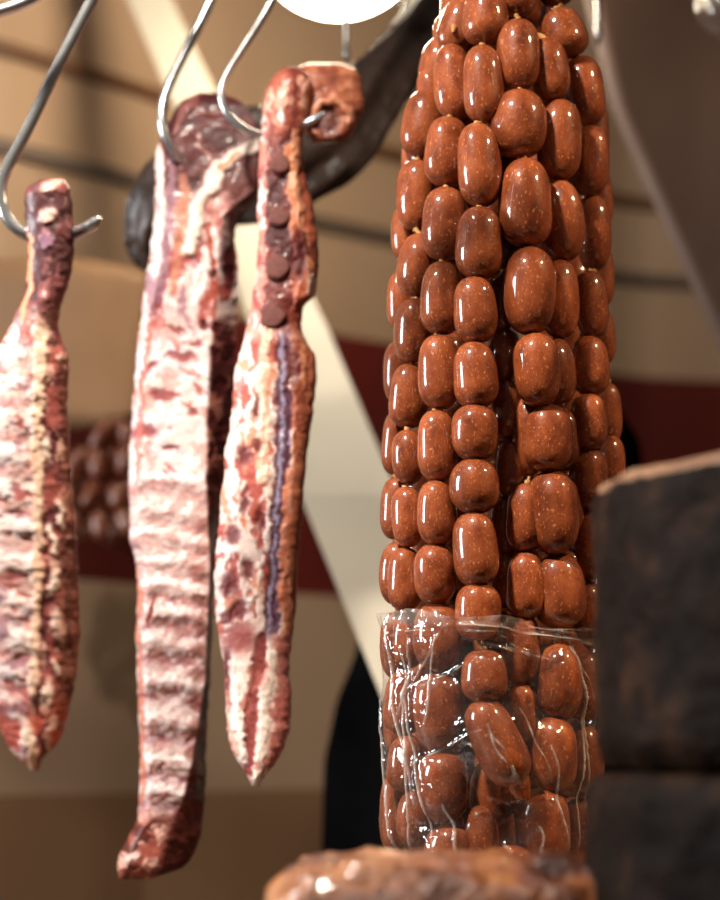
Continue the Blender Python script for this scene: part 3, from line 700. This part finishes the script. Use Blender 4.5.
# --- narrow right rack with cut bone ends
def paint_right(p):
    x, y = p.x, p.y
    up = smooth(345, 322, y); dn = smooth(325, 348, y) * smooth(650, 625, y); bt = smooth(628, 655, y)
    c = np.interp(y, [60, 140, 330, 480, 600, 660, 790], [278, 279, 276, 270, 266, 258, 255])
    # upper
    p.put(up, (196, 128, 112)); p.marble(up, FAT, 7, 15, 0.46, 0.58, 2, 1, 0.95); p.marble(up, (150, 72, 66), 7, 10, 0.54, 0.64, -1.5, 2, 0.9)
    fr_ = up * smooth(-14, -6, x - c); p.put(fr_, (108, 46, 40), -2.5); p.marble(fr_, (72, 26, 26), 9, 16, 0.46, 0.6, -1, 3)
    p.line([(291, 150), (294, 190), (297, 230), (302, 260), (305, 290), (298, 305)], 6, (204, 130, 92), 4)
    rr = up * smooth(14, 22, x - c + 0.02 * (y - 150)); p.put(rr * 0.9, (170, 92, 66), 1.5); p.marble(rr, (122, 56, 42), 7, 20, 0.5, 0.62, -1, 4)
    p.line([(296, 130), (297, 180), (303, 230), (310, 270)], 3.5, (210, 146, 108), 2, 0.9)
    p.dab(312, 288, 5, 16, (232, 204, 186), 2); p.dab(300, 255, 7, 24, (86, 32, 30), -2.5)
    p.dab(280, 100, 14, 40, (162, 84, 66), 2); p.marble(smooth(150, 125, y), (218, 170, 150), 5, 14, 0.55, 0.64, 1.5, 20, 0.9); p.dab(283, 115, 3, 6, (226, 224, 226), 1)
    # lower : fat with red holes, violet vein, brown flap
    p.put(dn, (236, 214, 202), 1); p.marble(dn, (170, 78, 66), 8, 16, 0.50, 0.60, -2.5, 5, 0.95); p.marble(dn, (246, 234, 228), 6, 13, 0.55, 0.64, 2, 6, 0.9); p.marble(dn, (206, 130, 98), 6, 18, 0.58, 0.66, 0, 7, 0.8)
    for (cx, cy, rx, ry) in ((243, 455, 8, 10), (256, 405, 4, 16), (245, 502, 5, 12), (232, 535, 8, 8), (262, 520, 5, 12), (229, 585, 9, 13), (248, 570, 7, 10), (258, 445, 6, 7), (240, 610, 10, 10), (226, 615, 6, 7)):
        p.dab(cx, cy, rx, ry, (110, 46, 46), -3, 0, 0.5, 0.9)
    vx = np.interp(y, [340, 430, 520, 600, 660], [285, 284, 279, 273, 270])
    p.put(dn * smooth(9, 5, np.abs(x - vx)), (92, 52, 66), -2); p.put(dn * smooth(3, 1.2, np.abs(x - vx + 2)), (158, 148, 176), 0.6)
    p.put(dn * smooth(3.4, 1.4, np.abs(x - vx - 5)) * smooth(0.4, 0.6, fbm(x / 5, y / 20, 8)), (128, 106, 140), 0.5)
    fl_ = dn * smooth(7, 12, x - vx); p.put(fl_, (178, 106, 76), 2); p.marble(fl_, (140, 74, 52), 6, 40, 0.48, 0.62, -1, 8); p.marble(fl_, (206, 142, 106), 4, 50, 0.58, 0.68, 0.6, 9, 0.8)
    p.dab(292, 365, 8, 22, (106, 50, 44), -2); p.line([(288, 470), (284, 540), (280, 600)], 2.6, (214, 132, 96), 1.5, 0.9)
    p.line([(268, 330), (262, 380), (266, 430), (262, 480)], 6, (236, 196, 168), 2, 0.8)
    # foot
    p.put(bt, (238, 222, 208), 1.5); p.marble(bt, (220, 178, 160), 6, 22, 0.5, 0.64, 0, 10)
    p.line([(262, 640), (254, 690), (250, 730), (250, 770)], 6.5, (146, 70, 66), -2.5); p.line([(284, 640), (284, 690), (280, 735), (272, 762)], 8, (184, 110, 96), 0.5, 0.9)
    p.line([(272, 655), (265, 700), (262, 745), (258, 780)], 4.5, (240, 222, 206), 1.2); p.marble(bt, (176, 96, 86), 9, 22, 0.54, 0.66, -1, 21, 0.8); p.dab(238, 640, 16, 16, (150, 70, 64), -2, 0, 0.5, 0.85); p.dab(228, 668, 5, 18, (110, 52, 50), -1.5)
    p.line([(232, 665), (234, 710), (244, 760)], 4, (240, 230, 220), 2, 0.8); p.dab(256, 782, 5, 6, (246, 236, 222), 1)
r2 = empty('rib_rack', P(255, 786, 1.63)); tag(r2, 'narrow raw rib strip with round cut bone ends, hung by its folded brown top', 'ribs', 'raw rib racks on hooks')
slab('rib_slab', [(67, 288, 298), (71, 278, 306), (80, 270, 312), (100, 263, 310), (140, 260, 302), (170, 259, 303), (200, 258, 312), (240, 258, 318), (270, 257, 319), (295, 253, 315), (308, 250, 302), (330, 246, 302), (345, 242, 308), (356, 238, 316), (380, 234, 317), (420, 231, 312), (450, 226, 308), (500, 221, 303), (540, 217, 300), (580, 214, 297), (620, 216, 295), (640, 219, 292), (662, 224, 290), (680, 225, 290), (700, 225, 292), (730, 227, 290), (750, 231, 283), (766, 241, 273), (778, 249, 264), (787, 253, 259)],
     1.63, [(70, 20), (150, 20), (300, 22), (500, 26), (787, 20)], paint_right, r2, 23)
def paint_fold(p):
    p.put(np.ones_like(p.x), (168, 98, 72)); p.marble(np.ones_like(p.x), (134, 70, 50), 10, 8, 0.45, 0.6, -1, 1); p.marble(np.ones_like(p.x), (196, 126, 94), 12, 6, 0.56, 0.66, 1, 2, 0.8)
    p.line([(308, 130), (318, 106), (336, 98), (350, 112), (354, 128)], 4, (200, 134, 102), 3); p.dab(328, 122, 12, 14, (96, 42, 32), -5)
    p.marble(smooth(300, 280, p.x), (214, 172, 158), 4, 9, 0.5, 0.6, 1.5, 3)
slab('folded_flap', [(63, 316, 336), (66, 296, 351), (71, 284, 359), (80, 276, 362), (92, 270, 364), (104, 268, 364), (114, 276, 362), (124, 296, 358), (134, 308, 352), (144, 314, 342)],
     1.655, 26, paint_fold, r2, 37, endtaper=12)['label'] = 'brown flap folded over the hook'
def disc(x, y, r, Y, parent):
    s = scl(y, Y); pr = [(r * s * 1.0, 0.012), (r * s * 1.0, 0.0015), (r * s * 0.93, 0.0), (r * s * 0.8, -0.0007), (r * s * 0.55, -0.0002), (r * s * 0.3, -0.0009), (0.0002, -0.0007)]
    V, F = lathe(pr, 22); R_ = Matrix.Rotation(math.pi / 2, 3, 'X') @ Matrix.Rotation(math.pi, 3, 'X')
    c = P(x, y, Y); V = [Vector((v[0] * (1 + 0.10 * math.sin(3 * math.atan2(v[1], v[0]) + x) + 0.06 * math.sin(5 * math.atan2(v[1], v[0]) + y)), v[2], v[1])) + c for v in V]
    F = [f[::-1] for f in F]
    o = new_obj('bone_end', mesh('bone_end', V, F), parent, M['boneface']); o['label'] = 'round sawn rib bone end'
for (x, y, r) in ((280, 163, 10), (279, 215, 11), (277, 267, 12.5), (272, 315, 13)): disc(x, y, r, 1.63 - 0.0205, r2)

# --- nearest rack at the left
def paint_left(p):
    x, y = p.x, p.y
    c = np.interp(y, [180, 300, 360, 500, 640, 770], [48, 46, 40, 38, 34, 30])
    up = smooth(335, 300, y)
    p.put(np.ones_like(x), (232, 208, 198)); lf = smooth(4, -4, x - c) * (1 - up)
    p.marble(lf, (178, 96, 90), 12, 8, 0.50, 0.62, -2, 1, 0.9, shear=-0.3); p.marble(lf, (244, 230, 226), 10, 10, 0.54, 0.62, 1.5, 2, 0.9); p.marble(lf, PUR, 14, 7, 0.58, 0.68, -1.5, 3, 0.7)
    for yc in range(350, 760, 36):
        d = y - yc - (x - 20) * 0.15; p.h = p.h + lf * 1.4 * np.exp(-(d / 9) ** 2); p.put(lf * 0.5 * np.exp(-((d - 17) / 6) ** 2), (186, 116, 108))
    p.line([(42, 300), (38, 400), (38, 520), (36, 600), (34, 690)], 5.5, (240, 204, 176), 3, 0.9)
    rt = smooth(3, 9, x - c) * (1 - up); p.put(rt, (150, 76, 68), -0.5); p.marble(rt, (96, 42, 44), 9, 18, 0.46, 0.58, -2, 4); p.marble(rt, (224, 180, 164), 7, 13, 0.57, 0.65, 2, 5, 0.9)
    for (cx, cy, rx, ry, an_) in ((52, 540, 4, 16, -6), (54, 582, 6, 13, 10), (60, 628, 8, 17, -12), (48, 450, 4, 14, 0), (46, 700, 6, 20, 8), (60, 515, 3, 12, 0), (55, 668, 4, 10, -20)):
        p.dab(cx, cy, rx, ry, (240, 218, 202), 2.5, an_)
    p.put((1 - up) * smooth(20, 30, x - c) * 0.75, (120, 70, 54)); p.marble((1 - up) * smooth(18, 28, x - c), (88, 42, 34), 6, 22, 0.5, 0.6, -1, 9)
    p.put(up, (108, 54, 54)); p.marble(up, (74, 34, 36), 12, 20, 0.45, 0.58, -2, 6); p.marble(up, (150, 92, 90), 8, 10, 0.62, 0.7, 1, 7, 0.7)
    p.dab(48, 215, 8, 10, (214, 176, 164), 2, 25); p.dab(52, 186, 12, 5, (190, 142, 128), 2, -10); p.dab(46, 240, 6, 9, (150, 110, 130), 1); p.line([(30, 235), (30, 280), (22, 320)], 3, (214, 140, 104), 1)
    low = smooth(690, 730, y); p.marble(low, (170, 72, 54), 8, 10, 0.45, 0.56, -2, 8); p.dab(28, 735, 8, 14, (236, 212, 188), 2); p.dab(32, 758, 4, 14, (226, 190, 160), 1)
r3 = empty('rib_rack', P(32, 768, 1.25)); tag(r3, 'raw rib rack hanging nearest the camera at the left edge, cut off by the frame', 'ribs', 'raw rib racks on hooks')
slab('rib_slab', [(179, 46, 62), (182, 33, 67), (188, 26, 70), (200, 24, 72), (230, 26, 75), (260, 28, 74), (280, 27, 70), (300, 22, 63), (330, 9, 58), (346, 0, 64), (356, -6, 69), (375, -12, 68), (400, -18, 68), (450, -26, 70), (500, -30, 74), (550, -32, 77), (600, -30, 80), (640, -26, 80), (680, -16, 76), (710, -6, 70), (735, 3, 62), (748, 9, 54), (756, 14, 44), (764, 26, 40), (770, 31, 37)],
     1.25, [(180, 22), (300, 24), (400, 30), (770, 26)], paint_left, r3, 51)

# ------------------------------------------------------------------ steel hooks
def hook(label, pts, rpx, Yr, top):
    """pts: (x, y, distance)"""
    q = [P(*a) for a in pts]; r = rpx / 2 * scl(100, Yr)
    t0 = Vector((q[0].x + 0.05, Yr, CAM.z + top)); a = t0 + Vector((0.03, 0, 0.012)); b_ = t0 + Vector((0.055, 0, -0.02))
    path = catmull([b_, a, t0] + q, 9)
    V, F = tube(path, r, 14, lambda t: 1.0 if t < 0.96 else max(0.35, 1 - (t - 0.96) * 14))
    o = new_obj('meat_hook', mesh('meat_hook', V, F), None, M['steel']); tag(o, label, 'hook', 'steel meat hooks')
hook('large steel hook piercing the rib rack at the left edge', [(122, -60, 1.25), (90, 4, 1.25), (60, 62, 1.25), (28, 128, 1.25), (8, 166, 1.25), (1, 190, 1.25), (6, 215, 1.25), (20, 231, 1.25), (38, 238, 1.252), (58, 238, 1.252), (75, 233, 1.248), (90, 226, 1.24), (101, 218, 1.235)], 12, 1.25, 0.63)
hook('steel hook entering the dark top of the long middle rib rack', [(232, -60, 1.68), (209, 4, 1.68), (185, 52, 1.675), (168, 88, 1.668), (162, 112, 1.664), (165, 134, 1.664), (175, 153, 1.672), (192, 166, 1.69), (212, 164, 1.70)], 10, 1.68, 0.84)
hook('slim steel hook with its point showing beside the folded brown flap', [(300, -60, 1.63), (270, 4, 1.63), (245, 45, 1.625), (227, 74, 1.62), (221, 92, 1.617), (227, 113, 1.617), (243, 128, 1.62), (266, 136, 1.627), (290, 131, 1.63), (308, 122, 1.62), (325, 113, 1.607)], 8, 1.63, 0.84)
# corner of one more hook at the top left, and far blurred ones by the lamp
V, F = tube(catmull([P(-60, 26, 1.22), P(-10, 14, 1.22), P(36, -4, 1.22), P(70, -40, 1.22), P(90, -100, 1.22)], 8), 0.004, 12)
tag(new_obj('meat_hook', mesh('meat_hook', V, F), None, M['steel']), 'end of a steel hook crossing the top left corner', 'hook', 'steel meat hooks')
for (x, y, Y, lab) in ((346, 62, 1.95, 'blurred empty hook hanging right under the lamp'), (405, 40, 2.05, 'blurred empty hook right of the lamp'), (598, 42, 1.85, 'blurred steel hook beside the top right of the sausage bundle')):
    V, F = tube(catmull([P(x + 3, -160, Y), P(x, -60, Y), P(x, y - 24, Y), P(x, y - 6, Y), P(x, y, Y + 0.02), P(x + 1, y - 12, Y + 0.04)], 8), 0.003, 10)
    tag(new_obj('meat_hook', mesh('meat_hook', V, F), None, M['steel']), lab, 'hook', 'far empty hooks')

# ------------------------------------------------------------------ dark crumpled sheet swagged behind the ribs
def swag():
    ctr = [(145, 274, 12, 1.86), (142, 244, 38, 1.85), (156, 212, 74, 1.84), (200, 182, 100, 1.84), (245, 168, 116, 1.84), (290, 156, 106, 1.84), (332, 136, 88, 1.85), (378, 86, 66, 1.87), (405, 52, 54, 1.89), (445, 0, 46, 1.92), (495, -64, 40, 1.95), (545, -134, 36, 2.0)]
    n, m_ = 40, 110; C = np.array(ctr, float); q = np.linspace(0, len(C) - 1, m_)
    cs = [np.interp(q, range(len(C)), C[:, k]) for k in range(4)]
    cs = [np.convolve(np.pad(c_, 4, mode='edge'), np.ones(9) / 9, 'valid') for c_ in cs]
    V = []; F = []
    for i in range(m_):
        x, y, wd, Y = (c_[i] for c_ in cs); j = min(i + 1, m_ - 1); k0 = max(i - 1, 0)
        tx, ty = cs[0][j] - cs[0][k0], cs[1][j] - cs[1][k0]; ln = math.hypot(tx, ty); nx_, ny_ = -ty / ln, tx / ln
        en = math.sqrt(1 - (1 - min(1, max(0.03, i / 9))) ** 2)
        for k in range(n):
            a = 2 * math.pi * k / n
            f = 1 + 0.05 * math.sin(5 * a + i * 0.11) + 0.05 * math.sin(9 * a - i * 0.2) + 0.22 * (float(fbm(np.array(k * 0.45), np.array(i * 0.22), 3)) - 0.5)
            rr = wd / 2 * f * en
            o_ = rr * math.cos(a); dp = (0.36 * rr * math.sin(a) + 5 * math.sin(o_ * 0.16 + i * 0.13) * math.sin(a) + 10 * (float(fbm(np.array(o_ * 0.05 + 9), np.array(i * 0.2), 6)) - 0.5)) * scl(y, Y)
            V.append(P(x + nx_ * o_, y + ny_ * o_, Y - dp))
    for i in range(m_ - 1):
        for k in range(n): F.append((i * n + k, (i + 1) * n + k, (i + 1) * n + (k + 1) % n, i * n + (k + 1) % n))
    F.append(tuple(range(n))); F.append(tuple(range((m_ - 1) * n, m_ * n))[::-1])
    return mesh('gathered_sheet', V, F)
tag(new_obj('gathered_sheet', swag(), None, M['dark_cloth']), 'dark crumpled sheet gathered in a diagonal swag behind the hooked rib tops', 'sheet')

# ------------------------------------------------------------------ black rounded form behind the bundle
V = []; F = []; prof = [(368, 12), (380, 60), (400, 95), (440, 122), (500, 132), (560, 136), (620, 140), (660, 150), (700, 164), (760, 172), (840, 174), (900, 176), (980, 176)]
n = 48; m_ = 60; pq = np.linspace(0, len(prof) - 1, m_)
pys = np.interp(pq, range(len(prof)), [p_[0] for p_ in prof]); prs = np.interp(pq, range(len(prof)), [p_[1] for p_ in prof])
YB = 2.25
for i in range(m_):
    cx = np.interp(pys[i], [368, 460, 640, 760], [520, 515, 503, 494]); c = P(cx, pys[i], YB); s = scl(pys[i], YB)
    for k in range(n):
        a = 2 * math.pi * k / n; q = prs[i] * s * (1 + 0.02 * math.sin(7 * a + i * 0.05) + 0.015 * math.sin(13 * a))
        V.append(c + Vector((q * math.cos(a), 0.6 * q * math.sin(a), 0)))
for i in range(m_ - 1):
    for k in range(n): F.append((i * n + k, (i + 1) * n + k, (i + 1) * n + (k + 1) % n, i * n + (k + 1) % n))
F.append(tuple(range(n)))
zb_ = P(494, 980, YB).z
for k in range(n):
    v = V[(m_ - 1) * n + k]; V.append(Vector((v.x, v.y, 0.0)))
for k in range(n): F.append(((m_ - 1) * n + k, m_ * n + k, m_ * n + (k + 1) % n, (m_ - 1) * n + (k + 1) % n))
F.append(tuple(range(m_ * n, m_ * n + n))[::-1])
tag(new_obj('black_cover', mesh('black_cover', V, F), None, M['black']), 'tall black rounded cover standing in shadow behind the sausage bundle', 'cover')

# ------------------------------------------------------------------ far glossy brown sausages by the red band
SM = link_mesh('small_sausage', 31); SM.materials.append(M['salami'])
rr_ = random.Random(9)
for row, (y0, x0, cnt) in enumerate([(438, 100, 3), (466, 70, 6), (496, 64, 6), (526, 72, 5)]):
    for i in range(cnt):
        x = x0 + i * 13 + rr_.uniform(-2, 2); y = y0 + rr_.uniform(-5, 5); Y = 2.40 + 0.02 * (i % 2); s = scl(y, Y); wd = rr_.uniform(15, 19); h = rr_.uniform(28, 36)
        o = bpy.data.objects.new('small_sausage', SM); COL.objects.link(o); o.location = P(x, y, Y); o.scale = (wd * s / 2, wd * s / 2, h * s / 2); o.rotation_euler = (0, rr_.uniform(-.5, .5), rr_.uniform(0, 6))
        tag(o, ('small glossy brown sausage in the %s row of the blurred cluster before the red band' % ('topmost', 'second', 'third', 'lowest')[row]), 'sausage', 'far sausages, row %d' % (row + 1))
# tan bag hanging above that cluster
V = []; F = []; n = 32; m_ = 40
for i in range(m_):
    t = i / (m_ - 1); y = 258 + 172 * t; hw = 104 * (1 - (1 - min(1, t * 7 + 0.02)) ** 2) ** 0.5 * (1 - 0.12 * t) * (1 if t < 0.9 else max(0.05, (1 - ((t - 0.9) / 0.1) ** 2)) ** 0.5)
    c = P(42, y, 2.47); s = scl(y, 2.47)
    for k in range(n):
        a = 2 * math.pi * k / n; q = hw * s * (1 + 0.05 * math.sin(5 * a + 3 * t) + 0.03 * math.sin(9 * a - 6 * t))
        V.append(c + Vector((q * math.cos(a), 0.16 * q * math.sin(a), 0)))
for i in range(m_ - 1):
    for k in range(n): F.append((i * n + k, (i + 1) * n + k, (i + 1) * n + (k + 1) % n, i * n + (k + 1) % n))
F.append(tuple(range(n))); F.append(tuple(range((m_ - 1) * n, m_ * n))[::-1])
tag(new_obj('tan_bag', mesh('tan_bag', V, F), None, M['bag']), 'blurred tan sack hanging behind the leftmost rib rack', 'bag')

# ------------------------------------------------------------------ dark wheels at the right
def wheel(label, xl, ytop, ybot, D_, r, seed, lab, topm):
    s = scl(ytop, D_); cx = P(xl, (ytop + ybot) / 2, D_).x + r
    zt = P(xl, ytop, D_).z; zb2 = ybot if ybot < 0 else P(xl, ybot, D_).z
    if ybot < 0: zb2 = COUNTER_Z
    e = empty('cheese_wheel', Vector((cx, D_, zb2))); tag(e, label, 'cheese', 'stacked dark wheels')
    n = 150; rr_ = np.random.default_rng(seed)
    def ring(prof, name, m):
        V, F = lathe(prof, n); A = np.array(V); an2 = np.arctan2(A[:, 1], A[:, 0]); R_ = np.hypot(A[:, 0], A[:, 1])
        nz_ = (fbm(np.cos(an2) * 9 + 20 + A[:, 2] * 30, np.sin(an2) * 9 + 20 + A[:, 2] * 44, seed) - 0.5) * 0.007 + (fbm(np.cos(an2) * 34 + 60, np.sin(an2) * 34 + 60 + A[:, 2] * 130, seed + 3) - 0.5) * 0.003
        f = np.where(R_ > 0.02, (R_ + nz_) / np.maximum(R_, 1e-6), 1)
        A[:, 0] *= f; A[:, 1] *= f; A[:, 2] += nz_ * 0.6 * (A[:, 2] > 0.02)
        A += np.array([cx, D_, zb2])
        return new_obj(name, mesh(name, A.tolist(), F), e, m)
    H = zt - zb2; bv = 0.018
    side = [(0.001, 0.0), (r - bv, 0.0), (r - 0.004, 0.004), (r, bv)] + [(r, bv + (H - 2 * bv) * k / 26) for k in range(1, 27)] + [(r - 0.001, H - 0.011), (r - 0.003, H - 0.006)]
    ring(side, 'rind', M['rind'])
    topp = [(r - 0.003, H - 0.0065), (r - 0.005, H - 0.003), (r - 0.010, H), (r - 0.03, H + 0.001), (r * 0.5, H + 0.001), (0.001, H + 0.001)]
    tf = ring(topp, 'top_face', topm)
    if lab: tf['label'] = lab
    return zt
wheel('thick dark-rinded wheel with a pale upper rim, on top of the stack at right', 598, 482, 771, 1.10, 0.165, 3, 'pale tan upper rim', M['rind_top'])
wheel('lower dark-rinded wheel in the bottom right corner, under the other wheel', 580, 774, -1, 1.09, 0.17, 8, None, M['rind'])

# ------------------------------------------------------------------ cured piece in the foreground
def loaf():
    V = []; F = []; nu, nv = 96, 60
    c = P(438, 905, 1.13); hx = 190 * scl(900, 1.13); hy = 0.075; zt = P(400, 852, 1.16).z; zb3 = COUNTER_Z
    for j in range(nv + 1):
        th = math.pi * j / nv
        for i in range(nu):
            a = 2 * math.pi * i / nu
            e = 0.42
            def sg(v, p_): return math.copysign(abs(v) ** p_, v)
            x = sg(math.cos(a), e) * sg(math.sin(th), e); y = sg(math.sin(a), e) * sg(math.sin(th), e); z = sg(math.cos(th), 0.5)
            x += 0.0
            q = Vector((x * hx, y * hy, z * (zt - zb3) / 2))
            nn = float(fbm(np.array(x * 3.2 + 8 + z), np.array(y * 2.6 + 5 + z * 2), 12)) - 0.5
            n2 = float(fbm(np.array(x * 11 + 8 + z * 3), np.array(y * 7 + 5), 19)) - 0.5
            if x < -0.7: q.z -= (-(x + 0.7)) * 0.045
            q *= 1 + 0.09 * n2; q.z += nn * 0.018 * max(0, z)
            V.append(q + Vector((c.x, c.y, (zt + zb3) / 2)))
    for j in range(nv):
        for i in range(nu): F.append((j * nu + i, (j + 1) * nu + i, (j + 1) * nu + (i + 1) % nu, j * nu + (i + 1) % nu))
    return mesh('cured_meat_slab', V, F)
tag(new_obj('cured_meat_slab', loaf(), None, M['crust']), 'glossy brown cured slab lying in the blurred foreground below the sausages', 'cured meat')

# ------------------------------------------------------------------ clear bag in the top right corner
V = []; F = []; n = 72; m_ = 60
for i in range(m_):
    t = i / (m_ - 1); y = -210 + 255 * t; c = P(750, y, 1.95); s = scl(y, 1.95)
    hw = 52 * (0.25 + 0.75 * smooth(0.0, 0.35, np.array(t)).item()) * (1 if t < 0.85 else max(0.03, 1 - ((t - 0.85) / 0.15) ** 2) ** 0.5)
    for k in range(n):
        a = 2 * math.pi * k / n
        q = hw * s * (1 + 0.06 * math.sin(9 * a + 6 * t) * (1 - 0.5 * t) + 0.10 * (float(fbm(np.array(math.cos(a) * 3 + 9), np.array(math.sin(a) * 3 + 9 + 9 * t), 21)) - 0.5))
        V.append(c + Vector((q * math.cos(a), 0.6 * q * math.sin(a), 0)))
for i in range(m_ - 1):
    for k in range(n): F.append((i * n + k, (i + 1) * n + k, (i + 1) * n + (k + 1) % n, i * n + (k + 1) % n))
me = mesh('plastic_bag', V, F)
at = me.attributes.new('haze', 'FLOAT', 'POINT'); at.data.foreach_set('value', np.full(len(V), 0.03, np.float32))
tag(new_obj('plastic_bag', me, None, M['film']), 'blurred clear plastic bag catching light in the top right corner', 'plastic bag')
